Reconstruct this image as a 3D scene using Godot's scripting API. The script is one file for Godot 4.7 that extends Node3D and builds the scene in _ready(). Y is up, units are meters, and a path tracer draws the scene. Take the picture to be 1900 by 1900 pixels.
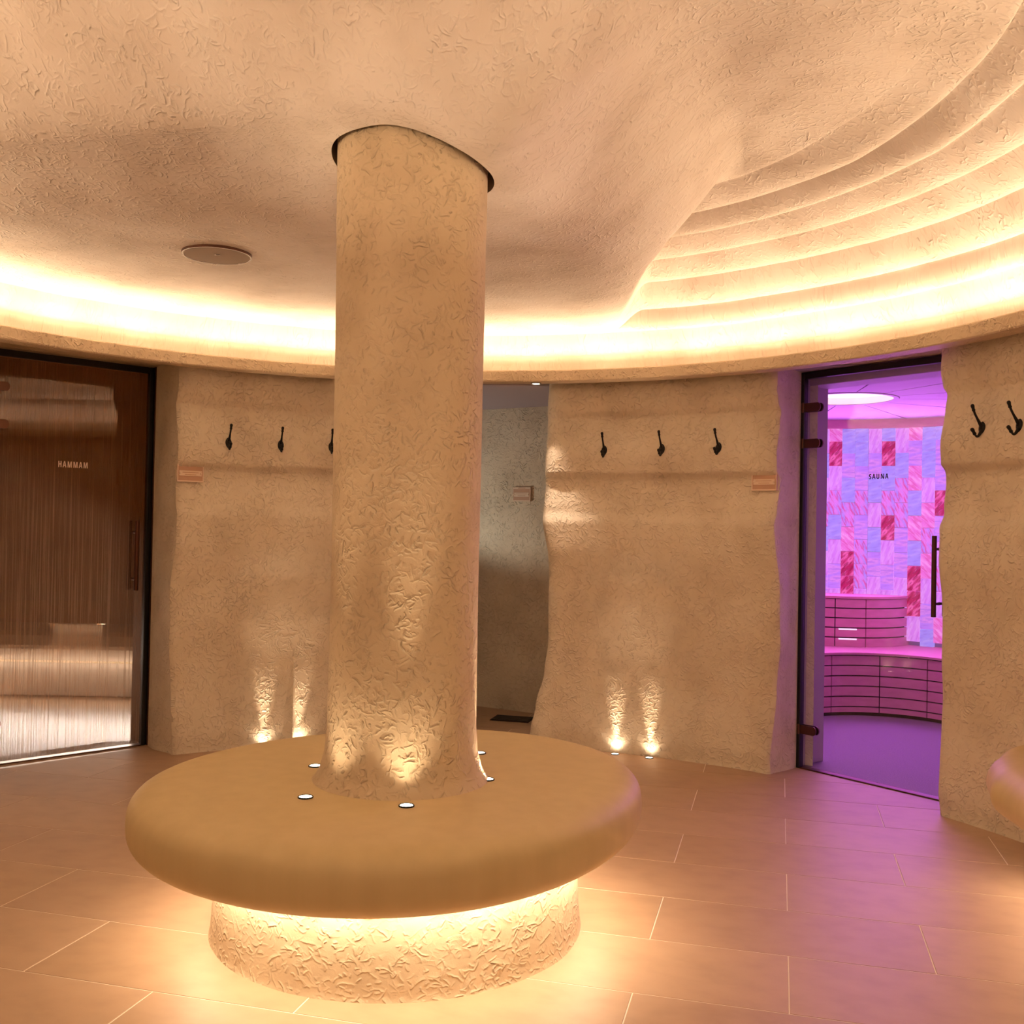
extends Node3D

const C := Vector3(-0.352, 0.0, -3.37)      # axis of the round room and of its column
const SC := Vector3(2.35, 0.0, -6.67)       # axis of the sauna behind the glass door
const LOBBY_FILL := 1.5                          # strength of the added, unseen lobby lamp that lifts the walls
const TEX := 1.6                            # metres of plaster covered by one relief texture

var rng := RandomNumberGenerator.new()
var low := FastNoiseLite.new()
var taken := {}
var M := {}

# ------------------------------------------------------------------ mesh collector
class Mesher:
	var v := PackedVector3Array()
	var n := PackedVector3Array()
	var t := PackedVector2Array()
	var i := PackedInt32Array()

	# pf(a, b) -> point, a and b in 0..1; the faces look away from ref (outward) or towards it
	func grid(nu: int, nv: int, pf: Callable, uvf: Callable, ref: Vector3, outward := true) -> Mesher:
		var base := v.size()
		var p := PackedVector3Array()
		p.resize((nu + 1) * (nv + 1))
		var uv := PackedVector2Array()
		uv.resize(p.size())
		for a in nu + 1:
			for b in nv + 1:
				var q: Vector3 = pf.call(float(a) / nu, float(b) / nv)
				p[a * (nv + 1) + b] = q
				uv[a * (nv + 1) + b] = uvf.call(float(a) / nu, float(b) / nv, q)
		var w := nv + 1
		var nn := PackedVector3Array()
		nn.resize(p.size())
		var closed_u := p[0].distance_to(p[nu * w]) < 1e-5 and p[nv / 2].distance_to(p[nu * w + nv / 2]) < 1e-5
		var closed_v := p[0].distance_to(p[nv]) < 1e-5 and p[(nu / 2) * w].distance_to(p[(nu / 2) * w + nv]) < 1e-5
		var s := 0.0
		for a in nu + 1:
			for b in w:
				var a0 := a - 1
				var a1 := a + 1
				if a0 < 0: a0 = nu - 1 if closed_u else 0
				if a1 > nu: a1 = 1 if closed_u else nu
				var b0 := b - 1
				var b1 := b + 1
				if b0 < 0: b0 = nv - 1 if closed_v else 0
				if b1 > nv: b1 = 1 if closed_v else nv
				var c := (p[a1 * w + b] - p[a0 * w + b]).cross(p[a * w + b1] - p[a * w + b0])
				if c.length_squared() < 1e-20:
					c = (p[a1 * w + nv / 2] - p[a0 * w + nv / 2]).cross(p[a * w + b1] - p[a * w + b0])
				nn[a * w + b] = c.normalized()
				s += c.dot(p[a * w + b] - ref)
		var sg := 1.0 if (s > 0.0) == outward else -1.0
		for k in nn.size():
			nn[k] *= sg
		v.append_array(p)
		n.append_array(nn)
		t.append_array(uv)
		for a in nu:
			for b in nv:
				var q0 := base + a * w + b
				var q1 := q0 + w
				if sg > 0.0:
					i.append_array([q0, q1 + 1, q1, q0, q0 + 1, q1 + 1])
				else:
					i.append_array([q0, q1, q1 + 1, q0, q1 + 1, q0 + 1])
		return self

	# flat polygon fan, given in any order, facing along f
	func face(pts: Array, f: Vector3, uv_scale := 1.0) -> Mesher:
		var base := v.size()
		var nrm: Vector3 = (pts[1] - pts[0]).cross(pts[2] - pts[0]).normalized()
		var flip := nrm.dot(f) < 0.0
		if flip: nrm = -nrm
		var ax := Vector3.UP if absf(nrm.y) < 0.8 else Vector3.FORWARD
		var ux := ax.cross(nrm).normalized()
		var uy := nrm.cross(ux)
		for q: Vector3 in pts:
			v.append(q)
			n.append(nrm)
			t.append(Vector2(q.dot(ux), -q.dot(uy)) * uv_scale)
		for k in range(1, pts.size() - 1):
			if flip: i.append_array([base, base + k, base + k + 1])
			else: i.append_array([base, base + k + 1, base + k])
		return self

	# chamfered box; x is its frame (centre at the origin of x)
	func box(x: Transform3D, size: Vector3, ch := 0.003, uv_scale := 1.0) -> Mesher:
		var h := size / 2.0
		ch = minf(ch, minf(h.x, minf(h.y, h.z)) * 0.8)
		for axis in 3:
			for sg: float in [-1.0, 1.0]:
				var u := (axis + 1) % 3
				var w := (axis + 2) % 3
				var pts := []
				for k: Array in [[-1, -1], [1, -1], [1, 1], [-1, 1]]:
					var q := Vector3.ZERO
					q[axis] = sg * h[axis]
					q[u] = k[0] * (h[u] - ch)
					q[w] = k[1] * (h[w] - ch)
					pts.append(x * q)
				var f := Vector3.ZERO
				f[axis] = sg
				face(pts, x.basis * f, uv_scale)
		for axis in 3:
			var u := (axis + 1) % 3
			var w := (axis + 2) % 3
			for k: Array in [[-1, -1], [1, -1], [1, 1], [-1, 1]]:
				var pts := []
				for e: Array in [[-1, 0], [1, 0], [1, 1], [-1, 1]]:
					var q := Vector3.ZERO
					q[axis] = e[0] * (h[axis] - ch)
					q[u] = k[0] * (h[u] - (ch if e[1] else 0.0))
					q[w] = k[1] * (h[w] - (0.0 if e[1] else ch))
					pts.append(x * q)
				var f := Vector3.ZERO
				f[u] = k[0]
				f[w] = k[1]
				face(pts, x.basis * f, uv_scale)
		for k in 8:
			var sx := 1.0 if k & 1 else -1.0
			var sy := 1.0 if k & 2 else -1.0
			var sz := 1.0 if k & 4 else -1.0
			face([x * Vector3(sx * h.x, sy * (h.y - ch), sz * (h.z - ch)), x * Vector3(sx * (h.x - ch), sy * h.y, sz * (h.z - ch)), x * Vector3(sx * (h.x - ch), sy * (h.y - ch), sz * h.z)], x.basis * Vector3(sx, sy, sz), uv_scale)
		return self

	# lathe about the vertical axis through c: prof holds (radius, height); each profile segment keeps its own edge
	func lathe(prof: Array, c: Vector3, a0: float, a1: float, seg: int, ref: Vector3, outward := true) -> Mesher:
		for k in prof.size() - 1:
			var p0: Vector2 = prof[k]
			var p1: Vector2 = prof[k + 1]
			var pf := func(a: float, b: float) -> Vector3:
				var an := lerpf(a0, a1, a)
				var r := lerpf(p0.x, p1.x, b)
				return c + Vector3(sin(an) * r, lerpf(p0.y, p1.y, b), -cos(an) * r)
			var uf := func(a: float, b: float, q: Vector3) -> Vector2:
				return Vector2(lerpf(a0, a1, a) * maxf(p0.x, p1.x), q.y + lerpf(p0.x, p1.x, b)) / TEX
			grid(seg, 1, pf, uf, ref, outward)
		return self

	# tube along points with a radius at each
	func tube(path: Array, rad: Array, sides := 12) -> Mesher:
		var m := path.size()
		var frames := []
		var up := Vector3.UP
		for k in m:
			var d: Vector3 = (path[mini(k + 1, m - 1)] - path[maxi(k - 1, 0)]).normalized()
			var x: Vector3 = up.cross(d)
			if x.length() < 0.1: x = Vector3.RIGHT.cross(d)
			x = x.normalized()
			up = d.cross(x)
			frames.append([x, up])
		var pf := func(a: float, b: float) -> Vector3:
			var k := roundi(a * (m - 1))
			var an := b * TAU
			return path[k] + (frames[k][0] * cos(an) + frames[k][1] * sin(an)) * rad[k]
		var base := v.size()
		grid(m - 1, sides, pf, func(a: float, b: float, _q: Vector3) -> Vector2: return Vector2(a, b), path[0], true)
		# make the side look outwards whatever the curve
		var k := base + sides + 1
		if m > 2 and n[k].dot(v[k] - path[1]) < 0.0:
			for j in range(base, v.size()): n[j] = -n[j]
			var first := i.size() - (m - 1) * sides * 6
			for j in range(first, i.size(), 3):
				var sw := i[j + 1]
				i[j + 1] = i[j + 2]
				i[j + 2] = sw
		for e: int in [0, m - 1]:
			if rad[e] > 0.0005:
				var pts := []
				for b in sides:
					var an := TAU * b / sides
					pts.append(path[e] + (frames[e][0] * cos(an) + frames[e][1] * sin(an)) * rad[e])
				var f: Vector3 = path[0] - path[1] if e == 0 else path[m - 1] - path[m - 2]
				face(pts, f)
		return self

	func done() -> ArrayMesh:
		var a := []
		a.resize(Mesh.ARRAY_MAX)
		a[Mesh.ARRAY_VERTEX] = v
		a[Mesh.ARRAY_NORMAL] = n
		a[Mesh.ARRAY_TEX_UV] = t
		a[Mesh.ARRAY_INDEX] = i
		var m := ArrayMesh.new()
		m.add_surface_from_arrays(Mesh.PRIMITIVE_TRIANGLES, a)
		return m

# ------------------------------------------------------------------ scene helpers
func numbered(called: String) -> String:
	if not taken.has(called):
		taken[called] = 0
		return called
	taken[called] += 1
	return "%s_%03d" % [called, taken[called]]

func obj(called: String, mesh: Mesh, mat: Material, parent: Node = self) -> MeshInstance3D:
	var o := MeshInstance3D.new()
	o.name = numbered(called) if parent == self else called
	o.mesh = mesh
	o.material_override = mat
	o.cast_shadow = GeometryInstance3D.SHADOW_CASTING_SETTING_ON
	parent.add_child(o, true)
	return o

func thing(called: String, at := Vector3.ZERO) -> Node3D:
	var o := Node3D.new()
	o.name = numbered(called)
	add_child(o)
	o.position = at
	return o

func tag(o: Node, label: String, category := "", group := "", kind := "") -> Node:
	if label: o.set_meta("label", label)
	if category: o.set_meta("category", category)
	if group: o.set_meta("group", group)
	if kind: o.set_meta("kind", kind)
	return o

func pol(r: float, deg: float, y: float) -> Vector3:
	var a := deg_to_rad(deg)
	return C + Vector3(sin(a) * r, y, -cos(a) * r)

func frame_at(p: Vector3, out_dir: Vector3) -> Transform3D:   # z looks along out_dir, y up
	var z := out_dir.normalized()
	var x := Vector3.UP.cross(z).normalized()
	return Transform3D(Basis(x, z.cross(x), z), p)

func table(tb: Array, y: float, smooth := true) -> float:   # tb: [y, value] pairs, rising y
	if y <= tb[0][0]: return tb[0][1]
	for k in tb.size() - 1:
		if y <= tb[k + 1][0]:
			var f: float = (y - tb[k][0]) / (tb[k + 1][0] - tb[k][0])
			return lerpf(tb[k][1], tb[k + 1][1], f * f * (3.0 - 2.0 * f) if smooth else f)
	return tb[-1][1]

func area(p: Vector3, towards: Vector3, size: Vector2, e: float, col: Color, along := Vector3.ZERO, parent: Node = self) -> void:
	var l := AreaLight3D.new()
	l.name = "glow_light"
	var z := -towards.normalized()
	var x := along.normalized() if along != Vector3.ZERO else Vector3.UP.cross(z).normalized()
	l.transform = Transform3D(Basis(x, z.cross(x), z), p)
	l.area_size = size
	l.light_energy = e
	l.light_color = col
	l.shadow_enabled = true
	l.area_range = 12.0
	parent.add_child(l, true)

func spot(p: Vector3, towards: Vector3, half: float, blend: float, e: float, col: Color, size := 0.012, parent: Node = self) -> void:
	var l := SpotLight3D.new()
	l.name = "beam_light"
	var z := -towards.normalized()
	var x := (Vector3.RIGHT if absf(z.y) > 0.9 else Vector3.UP).cross(z).normalized()
	l.transform = Transform3D(Basis(x, z.cross(x), z), p)
	l.spot_angle = half
	l.spot_angle_attenuation = blend
	l.spot_range = 10.0
	l.spot_attenuation = 2.0
	l.light_energy = e
	l.light_color = col
	l.light_size = size
	l.shadow_enabled = true
	parent.add_child(l, true)

func mat(albedo: Color, rough := 0.8, metal := 0.0) -> StandardMaterial3D:
	var m := StandardMaterial3D.new()
	m.albedo_color = albedo
	m.roughness = rough
	m.metallic = metal
	return m

func glow(col: Color, e: float) -> StandardMaterial3D:
	var m := mat(Color(0.9, 0.9, 0.9), 0.6)
	m.emission_enabled = true
	m.emission = col
	m.emission_energy_multiplier = e
	return m

# relief of hand-worked plaster: curled trowel flakes, each with one sharp and one soft side
func plaster_relief(px: int, strokes: int, seed_: int) -> ImageTexture:
	var r := RandomNumberGenerator.new()
	r.seed = seed_
	var h := PackedFloat32Array()
	h.resize(px * px)
	var per := px / TEX            # texels per metre
	for s in strokes:
		var len_ := (0.012 + 0.042 * pow(r.randf(), 1.6)) * per
		var x := r.randf() * px
		var y := r.randf() * px
		var an := r.randf() * TAU
		var curl := r.randf_range(-1.9, 1.9) / len_
		var patch := 0.5 + 0.5 * low.get_noise_2d(sin(x / px * TAU) * 55.0 + sin(y / px * TAU) * 31.0, cos(x / px * TAU) * 47.0 + cos(y / px * TAU) * 63.0)
		var amp := r.randf_range(0.2, 1.0) * lerpf(0.45, 1.15, patch)
		amp *= amp
		var side := -1.0 if (cos(an) > 0.0) == (r.randf() < 0.85) else 1.0   # flakes hang: the sharp lip mostly looks down
		var soft := (0.0018 + 0.0075 * pow(r.randf(), 2.0)) * per
		var sharp := r.randf_range(0.0010, 0.0019) * per
		var reach := int(soft * 2.2)
		var steps := int(len_ / 0.7)
		for k in steps:
			var f := float(k) / steps
			var a2 := amp * sqrt(maxf(0.0, sin(PI * f)))
			x += cos(an) * 0.7
			y += sin(an) * 0.7
			an += curl * 0.7 + r.randf_range(-0.1, 0.1)
			if r.randf() < 0.03: an += r.randf_range(-0.9, 0.9)
			var nx := -sin(an) * side
			var ny := cos(an) * side
			for d in range(-5, reach):
				var hh := a2 * (exp(d / sharp) if d < 0 else exp(-d / soft))
				var ix := posmod(int(x + nx * d), px)
				var iy := posmod(int(y + ny * d), px)
				var q := iy * px + ix
				if hh > h[q]: h[q] = hh
	var out := PackedByteArray()
	out.resize(px * px)
	for y in px:
		var up := posmod(y - 1, px) * px
		var dn := posmod(y + 1, px) * px
		var row := y * px
		for x in px:
			var l := x - 1 if x > 0 else px - 1
			var g := x + 1 if x < px - 1 else 0
			var s := h[row + x] * 4.0 + (h[row + l] + h[row + g] + h[up + x] + h[dn + x]) * 2.0 + h[up + l] + h[up + g] + h[dn + l] + h[dn + g]
			out[row + x] = clampi(int(s / 16.0 * 225.0) + (x * 7919 + y * 104729 + (x * y) % 31) % 5, 0, 255)
	var im := Image.create_from_data(px, px, false, Image.FORMAT_L8, out)
	return ImageTexture.create_from_image(im)

func noise_tex(freq: float, seed_: int, stops: Array, size := 512, oct := 4) -> NoiseTexture2D:
	var nz := FastNoiseLite.new()
	nz.seed = seed_
	nz.frequency = freq
	nz.fractal_octaves = oct
	var g := Gradient.new()
	g.offsets = PackedFloat32Array(stops.map(func(s: Array) -> float: return s[0]))
	g.colors = PackedColorArray(stops.map(func(s: Array) -> Color: return s[1]))
	var t := NoiseTexture2D.new()
	t.width = size
	t.height = size
	t.seamless = true
	t.noise = nz
	t.color_ramp = g
	return t

func make_materials() -> void:
	var relief := plaster_relief(1536, 11500, 7)
	var tone := noise_tex(0.006, 3, [[0.0, Color(0.90, 0.88, 0.86)], [0.5, Color(0.97, 0.96, 0.95)], [1.0, Color(1, 1, 1)]])
	var pl := mat(Color(0.915, 0.875, 0.805), 0.72)
	pl.albedo_texture = tone
	pl.heightmap_enabled = true
	pl.heightmap_texture = relief
	pl.heightmap_scale = 1.15
	M.plaster = pl
	var pc := pl.duplicate()
	pc.albedo_color = Color(0.87, 0.80, 0.69)
	pc.heightmap_scale = 1.15
	M.column = pc
	M.plinth = pc.duplicate()
	M.plinth.heightmap_scale = 0.65
	var pce := pl.duplicate()
	pce.albedo_color = Color(0.915, 0.88, 0.865)
	pce.heightmap_scale = 0.75
	M.ceiling = pce
	var sm := mat(Color(0.85, 0.765, 0.585), 0.55)
	sm.albedo_texture = noise_tex(0.02, 5, [[0.0, Color(0.965, 0.96, 0.95)], [1.0, Color(1, 1, 1)]])
	M.bench = sm
	M.grout = mat(Color(0.95, 0.90, 0.84), 0.8)
	M.tiles = []
	for k in 4:
		var tm := mat([Color(0.74, 0.62, 0.515), Color(0.725, 0.605, 0.505), Color(0.755, 0.635, 0.53), Color(0.735, 0.615, 0.505)][k], 0.5)
		tm.albedo_texture = M.tiles[0].albedo_texture if k else noise_tex(0.012, 11, [[0.0, Color(0.94, 0.935, 0.93)], [0.5, Color(0.98, 0.975, 0.97)], [1.0, Color(1, 1, 1)]], 512, 6)
		tm.uv1_scale = Vector3(0.9, 1.3, 1)
		tm.uv1_offset = Vector3(k * 0.27, k * 0.41, 0)
		M.tiles.append(tm)
	M.black = mat(Color(0.03, 0.03, 0.035), 0.45)
	M.iron = mat(Color(0.025, 0.025, 0.028), 0.42, 0.3)
	M.bronze = mat(Color(0.42, 0.30, 0.25), 0.32, 0.9)
	M.bronze_rail = mat(Color(0.36, 0.24, 0.19), 0.4, 0.8)
	var gl := mat(Color(0.05, 0.05, 0.05, 0.03), 0.0)
	gl.transparency = BaseMaterial3D.TRANSPARENCY_ALPHA
	M.glass = gl
	var gb := mat(Color(0.40, 0.23, 0.04, 0.26), 0.0, 0.25)
	gb.transparency = BaseMaterial3D.TRANSPARENCY_ALPHA
	M.glass_bronze = gb
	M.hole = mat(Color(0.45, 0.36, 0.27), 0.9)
	M.lens = glow(Color(1.0, 0.93, 0.8), 9.0)
	M.led = glow(Color(1.0, 0.78, 0.48), 1.6)
	M.steel = mat(Color(0.6, 0.58, 0.55), 0.3, 0.9)
	M.sign = mat(Color(0.93, 0.85, 0.78), 0.6)
	M.sign_dark = mat(Color(0.80, 0.65, 0.56), 0.6)
	M.ink = mat(Color(0.12, 0.06, 0.18), 0.6)
	M.letter = mat(Color(0.95, 0.9, 0.86), 0.6)
	M.speaker = mat(Color(0.60, 0.52, 0.46), 0.8)
	M.wood = mat(Color(0.86, 0.60, 0.65), 0.5)
	var wt := noise_tex(0.02, 21, [[0.0, Color(0.93, 0.92, 0.91)], [1.0, Color(1, 1, 1)]], 256)
	M.wood.albedo_texture = wt
	M.wood.uv1_scale = Vector3(2, 7, 1)
	M.gap = mat(Color(0.05, 0.02, 0.03), 0.9)
	M.panel = mat(Color(0.70, 0.65, 0.69), 0.7)
	M.sauna_floor = mat(Color(0.55, 0.49, 0.54), 0.7)
	M.sauna_floor.albedo_texture = noise_tex(0.25, 31, [[0.0, Color(0.72, 0.72, 0.72)], [1.0, Color(1, 1, 1)]], 256, 2)
	M.sauna_floor.uv1_scale = Vector3(2, 2, 1)
	M.hammam = mat(Color(0.60, 0.41, 0.14), 0.6)
	M.pale = mat(Color(0.84, 0.79, 0.74), 0.5)
	M.rubber = mat(Color(0.16, 0.09, 0.07), 0.9)

# ------------------------------------------------------------------ ceiling shape
const RIB := [[2.69, 2.20], [2.655, 2.32], [2.575, 2.43], [2.52, 2.545], [2.38, 2.67], [2.20, 2.74], [2.02, 2.785], [1.88, 2.84], [1.70, 2.872], [1.48, 2.895], [0.9, 2.93], [0.272, 2.94]]
const SHELF := [Vector2(-3.4, -3.5), Vector2(-1.68, -3.32), Vector2(-0.95, -3.18), Vector2(-0.55, -3.03), Vector2(-0.33, -2.99), Vector2(-0.1, -3.10), Vector2(0.0, -3.5), Vector2(0.13, -4.0), Vector2(0.24, -4.4), Vector2(0.33, -4.75), Vector2(0.42, -5.14), Vector2(0.52, -6.1)]
const RIDGE := [Vector2(1.0, 0.0), Vector2(1.3, -2.2), Vector2(1.25, -3.4), Vector2(1.05, -3.95), Vector2(0.84, -4.3), Vector2(0.67, -4.5), Vector2(0.60, -4.70), Vector2(0.57, -5.02), Vector2(0.56, -5.5), Vector2(0.55, -6.3)]

func side_dist(line: Array, q: Vector2) -> float:   # signed distance, positive on the right of the line in plan (x right, z down)
	var best := 1e9
	var sg := 1.0
	for k in line.size() - 1:
		var a: Vector2 = line[k]
		var d: Vector2 = line[k + 1] - a
		var f := clampf((q - a).dot(d) / d.length_squared(), 0.0, 1.0)
		var e := q - (a + d * f)
		var l := e.length_squared()
		if l < best - 1e-9:
			best = l
			sg = signf(d.cross(e))
	return sqrt(best) * sg

func bowl(q: Vector2) -> float:                     # the smooth ceiling: flat shelf behind the column, rising in front and to the right
	var d := side_dist(SHELF, q)
	var base := 2.45 + 0.09 * smoothstep(-3.95, -3.2, q.y) * smoothstep(0.0, -0.45, q.x)
	if d <= 0.0: return base
	var f := smoothstep(-4.25, -3.35, q.y)
	var right := d * d * 0.95
	var front := 0.92 * d - 0.10 * (1.0 - exp(-d / 0.11))
	var y := base + lerpf(minf(right, 0.5), front, f)
	var cap := 2.91
	var k := 0.12                                    # smooth minimum against the crown of the vault
	var hh := clampf(0.5 + 0.5 * (cap - y) / k, 0.0, 1.0)
	return lerpf(cap, y, hh) - k * hh * (1.0 - hh)

func ceiling_point(s: float, deg: float) -> Vector3:   # s: 0 at the cove, RIB.size() - 1 at the column
	var k := mini(int(s), RIB.size() - 2)
	var u := s - k
	var p0 := Vector2(RIB[k][0], RIB[k][1])
	var p1 := Vector2(RIB[k + 1][0], RIB[k + 1][1])
	var p := p0.lerp(p1, u)
	if k >= 1 and k <= 8:
		var d := (p1 - p0).normalized()
		var nrm := Vector2(d.y, -d.x)                # into the room, downwards
		if nrm.x > 0.0: nrm = -nrm
		var amp: float = [0.0, 0.026, 0.036, 0.046, 0.048, 0.046, 0.044, 0.040, 0.022][k]
		p += nrm * amp * pow(u, 0.42) * (1.0 - u) * 1.75
	var w := 1.0
	var a := deg_to_rad(deg)
	var dir := Vector2(sin(a), -cos(a))
	var q := Vector2(C.x, C.z) + dir * p.x
	var y := p.y
	if s > 2.0:
		var dr := side_dist(RIDGE, q)
		if dr < 0.6:
			var wide := lerpf(0.16, 0.55, smoothstep(-4.6, -3.6, q.y))
			w = smoothstep(0.0, wide, dr)
			var b := bowl(q)
			var rr := RIB[2][0] - p.x                # near the cove the bowl ends on the second rib, all round
			b = lerpf(2.43, b, smoothstep(0.0, 0.22, rr))
			y = lerpf(b, p.y, w)
	y += 0.006 * low.get_noise_2d(q.x * 60.0, q.y * 60.0)
	return Vector3(q.x, y, q.y)

# ------------------------------------------------------------------ walls of the round room
const WALL_R := [[0.0, 2.725], [0.12, 2.705], [0.5, 2.69], [0.95, 2.650], [1.2, 2.612], [1.33, 2.614], [1.41, 2.658], [1.54, 2.682], [1.595, 2.680], [1.63, 2.645], [1.72, 2.636], [1.88, 2.662], [1.955, 2.674], [1.99, 2.640], [2.06, 2.622], [2.2, 2.632]]

func wall_r(deg: float, y: float) -> float:
	return table(WALL_R, y) + 0.007 * low.get_noise_2d(deg * 6.0, y * 60.0)

func wall_segment(called: String, left: Array, right: Array, far: Array, label: String, round_l := 0.06, round_r := 0.06, step := 0.014) -> MeshInstance3D:
	# left/right: [y, degrees]; the ends turn back into door reveals
	var m := Mesher.new()
	var width := deg_to_rad(table(right, 1.0) - table(left, 1.0)) * 2.7
	var nu := int(width / step)
	var pf := func(a: float, b: float) -> Vector3:
		var y := b * 2.2
		var l := table(left, y)
		var g := table(right, y)
		var deg := lerpf(l, g, a)
		var r := wall_r(deg, y)
		for e: Array in [[deg_to_rad(deg - l) * 2.7, round_l], [deg_to_rad(g - deg) * 2.7, round_r]]:
			if e[0] < e[1]:
				var f: float = 1.0 - e[0] / e[1]
				r += e[1] * 0.75 * (1.0 - sqrt(maxf(0.0, 1.0 - f * f)))
		return pol(r, deg, y)
	var uf := func(a: float, b: float, _q: Vector3) -> Vector2:
		return Vector2(deg_to_rad(lerpf(table(left, 1.0), table(right, 1.0), a)) * 2.7, -b * 2.2) / TEX
	m.grid(nu, 150, pf, uf, C + Vector3(0, 1, 0), false)
	for e: Array in [[left, round_l, far[0]], [right, round_r, far[1]]]:
		var jf := func(a: float, b: float) -> Vector3:
			var y := b * 2.2
			var deg := table(e[0], y)
			return pol(lerpf(wall_r(deg, y) + e[1] * 0.75, 3.04, a), lerpf(deg, e[2], smoothstep(0.0, 0.7, a)), y)
		var ju := func(a: float, b: float, _q: Vector3) -> Vector2: return Vector2(a * 0.4 + 0.13, -b * 2.2) / TEX
		m.grid(14, 100, jf, ju, pol(2.9, (table(left, 1.0) + table(right, 1.0)) / 2.0, 1.0), true)
	var l0 := table(left, 1.0)
	var r0 := table(right, 1.0)
	m.lathe([Vector2(3.08, 0.0), Vector2(3.08, 2.2)], C, deg_to_rad(l0), deg_to_rad(r0), maxi(4, nu / 8), C, true)
	var o := obj(called, m.done(), M.plaster)
	tag(o, label, "wall", "", "structure")
	return o

# ------------------------------------------------------------------ things
func make_hook() -> Node3D:
	var t := thing("robe_hook")
	var plate := Mesher.new()                       # leaf-shaped rosette, domed
	var leaf := func(a: float, b: float) -> Vector3:
		var an := a * TAU
		var rx := 0.0185 * absf(sin(an)) ** 0.8 * signf(sin(an))
		var ry := 0.027 * cos(an) - 0.006 * pow(absf(cos(an)), 8.0) * signf(cos(an)) * -1.0
		var f := sin(b * PI / 2.0)
		return Vector3(rx * f, ry * f, 0.012 * cos(b * PI / 2.0))
	plate.grid(28, 6, leaf, func(a: float, b: float, _q: Vector3) -> Vector2: return Vector2(a, b), Vector3(0, 0, -0.02), true)
	obj("rosette", plate.done(), M.iron, t)
	var sc := Mesher.new()
	sc.tube([Vector3(0, 0.004, 0.008), Vector3(0, 0.004, 0.0155), Vector3(0, 0.004, 0.018)], [0.0055, 0.0055, 0.002], 10)
	obj("screw", sc.done(), M.iron, t)
	var up := Curve3D.new()
	up.add_point(Vector3(0, 0.012, 0.008), Vector3.ZERO, Vector3(0, 0.022, 0.008))
	up.add_point(Vector3(0, 0.065, 0.047), Vector3(0, -0.022, -0.016), Vector3(0, 0.014, 0.011))
	up.add_point(Vector3(0, 0.098, 0.062), Vector3(0, -0.016, -0.004), Vector3.ZERO)
	obj("upper_prong", swept(up, 22, func(f: float) -> float: return lerpf(0.0085, 0.0050, minf(1.0, f * 2.2)) if f < 0.76 else (0.0080 if f < 0.81 else lerpf(0.0062, 0.0082, smoothstep(0.81, 0.97, f)))), M.iron, t)
	var dn := Curve3D.new()
	dn.add_point(Vector3(0, -0.012, 0.008), Vector3.ZERO, Vector3(0, -0.016, 0.006))
	dn.add_point(Vector3(0, -0.035, 0.033), Vector3(0, -0.001, -0.017), Vector3(0, 0.001, 0.015))
	dn.add_point(Vector3(0, -0.006, 0.062), Vector3(0, -0.015, -0.007), Vector3.ZERO)
	obj("lower_prong", swept(dn, 22, func(f: float) -> float: return lerpf(0.0085, 0.0050, minf(1.0, f * 2.2)) if f < 0.68 else (0.0080 if f < 0.74 else lerpf(0.0062, 0.0084, smoothstep(0.74, 0.96, f)))), M.iron, t)
	return t

func swept(c: Curve3D, m: int, rf: Callable) -> ArrayMesh:
	var pts := []
	var rad := []
	var l: float = c.get_baked_length()
	for k in m + 1:
		pts.append(c.sample_baked(l * k / m, true))
		rad.append(rf.call(float(k) / m))
	# rounded tip
	var d: Vector3 = (pts[m] - pts[m - 1]).normalized()
	for f: float in [0.5, 0.85, 1.0]:
		pts.append(pts[m] + d * rad[m] * f)
		rad.append(rad[m] * sqrt(maxf(0.0, 1.0 - f * f)) + 0.0003)
	return Mesher.new().tube(pts, rad, 10).done()

func make_uplight(p: Vector3, r: float, label: String, group: String) -> Node3D:
	var t := thing("recessed_light", p)
	var ring := Mesher.new()
	ring.lathe([Vector2(r * 1.22, -0.004), Vector2(r * 1.22, 0.002), Vector2(r * 1.12, 0.0035), Vector2(r, 0.002), Vector2(r, -0.004)], Vector3.ZERO, 0.0, TAU, 28, Vector3(0, -0.02, 0), true)
	obj("trim_ring", ring.done(), M.black, t)
	var lens := Mesher.new()
	lens.grid(28, 5, func(a: float, b: float) -> Vector3: return Vector3(sin(a * TAU) * r * b, 0.0015 + 0.0015 * (1.0 - b * b), -cos(a * TAU) * r * b), func(a: float, b: float, _q: Vector3) -> Vector2: return Vector2(a, b), Vector3(0, -0.5, 0), true)
	obj("lens", lens.done(), M.lens, t)
	tag(t, label, "light", group)
	return t

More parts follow.
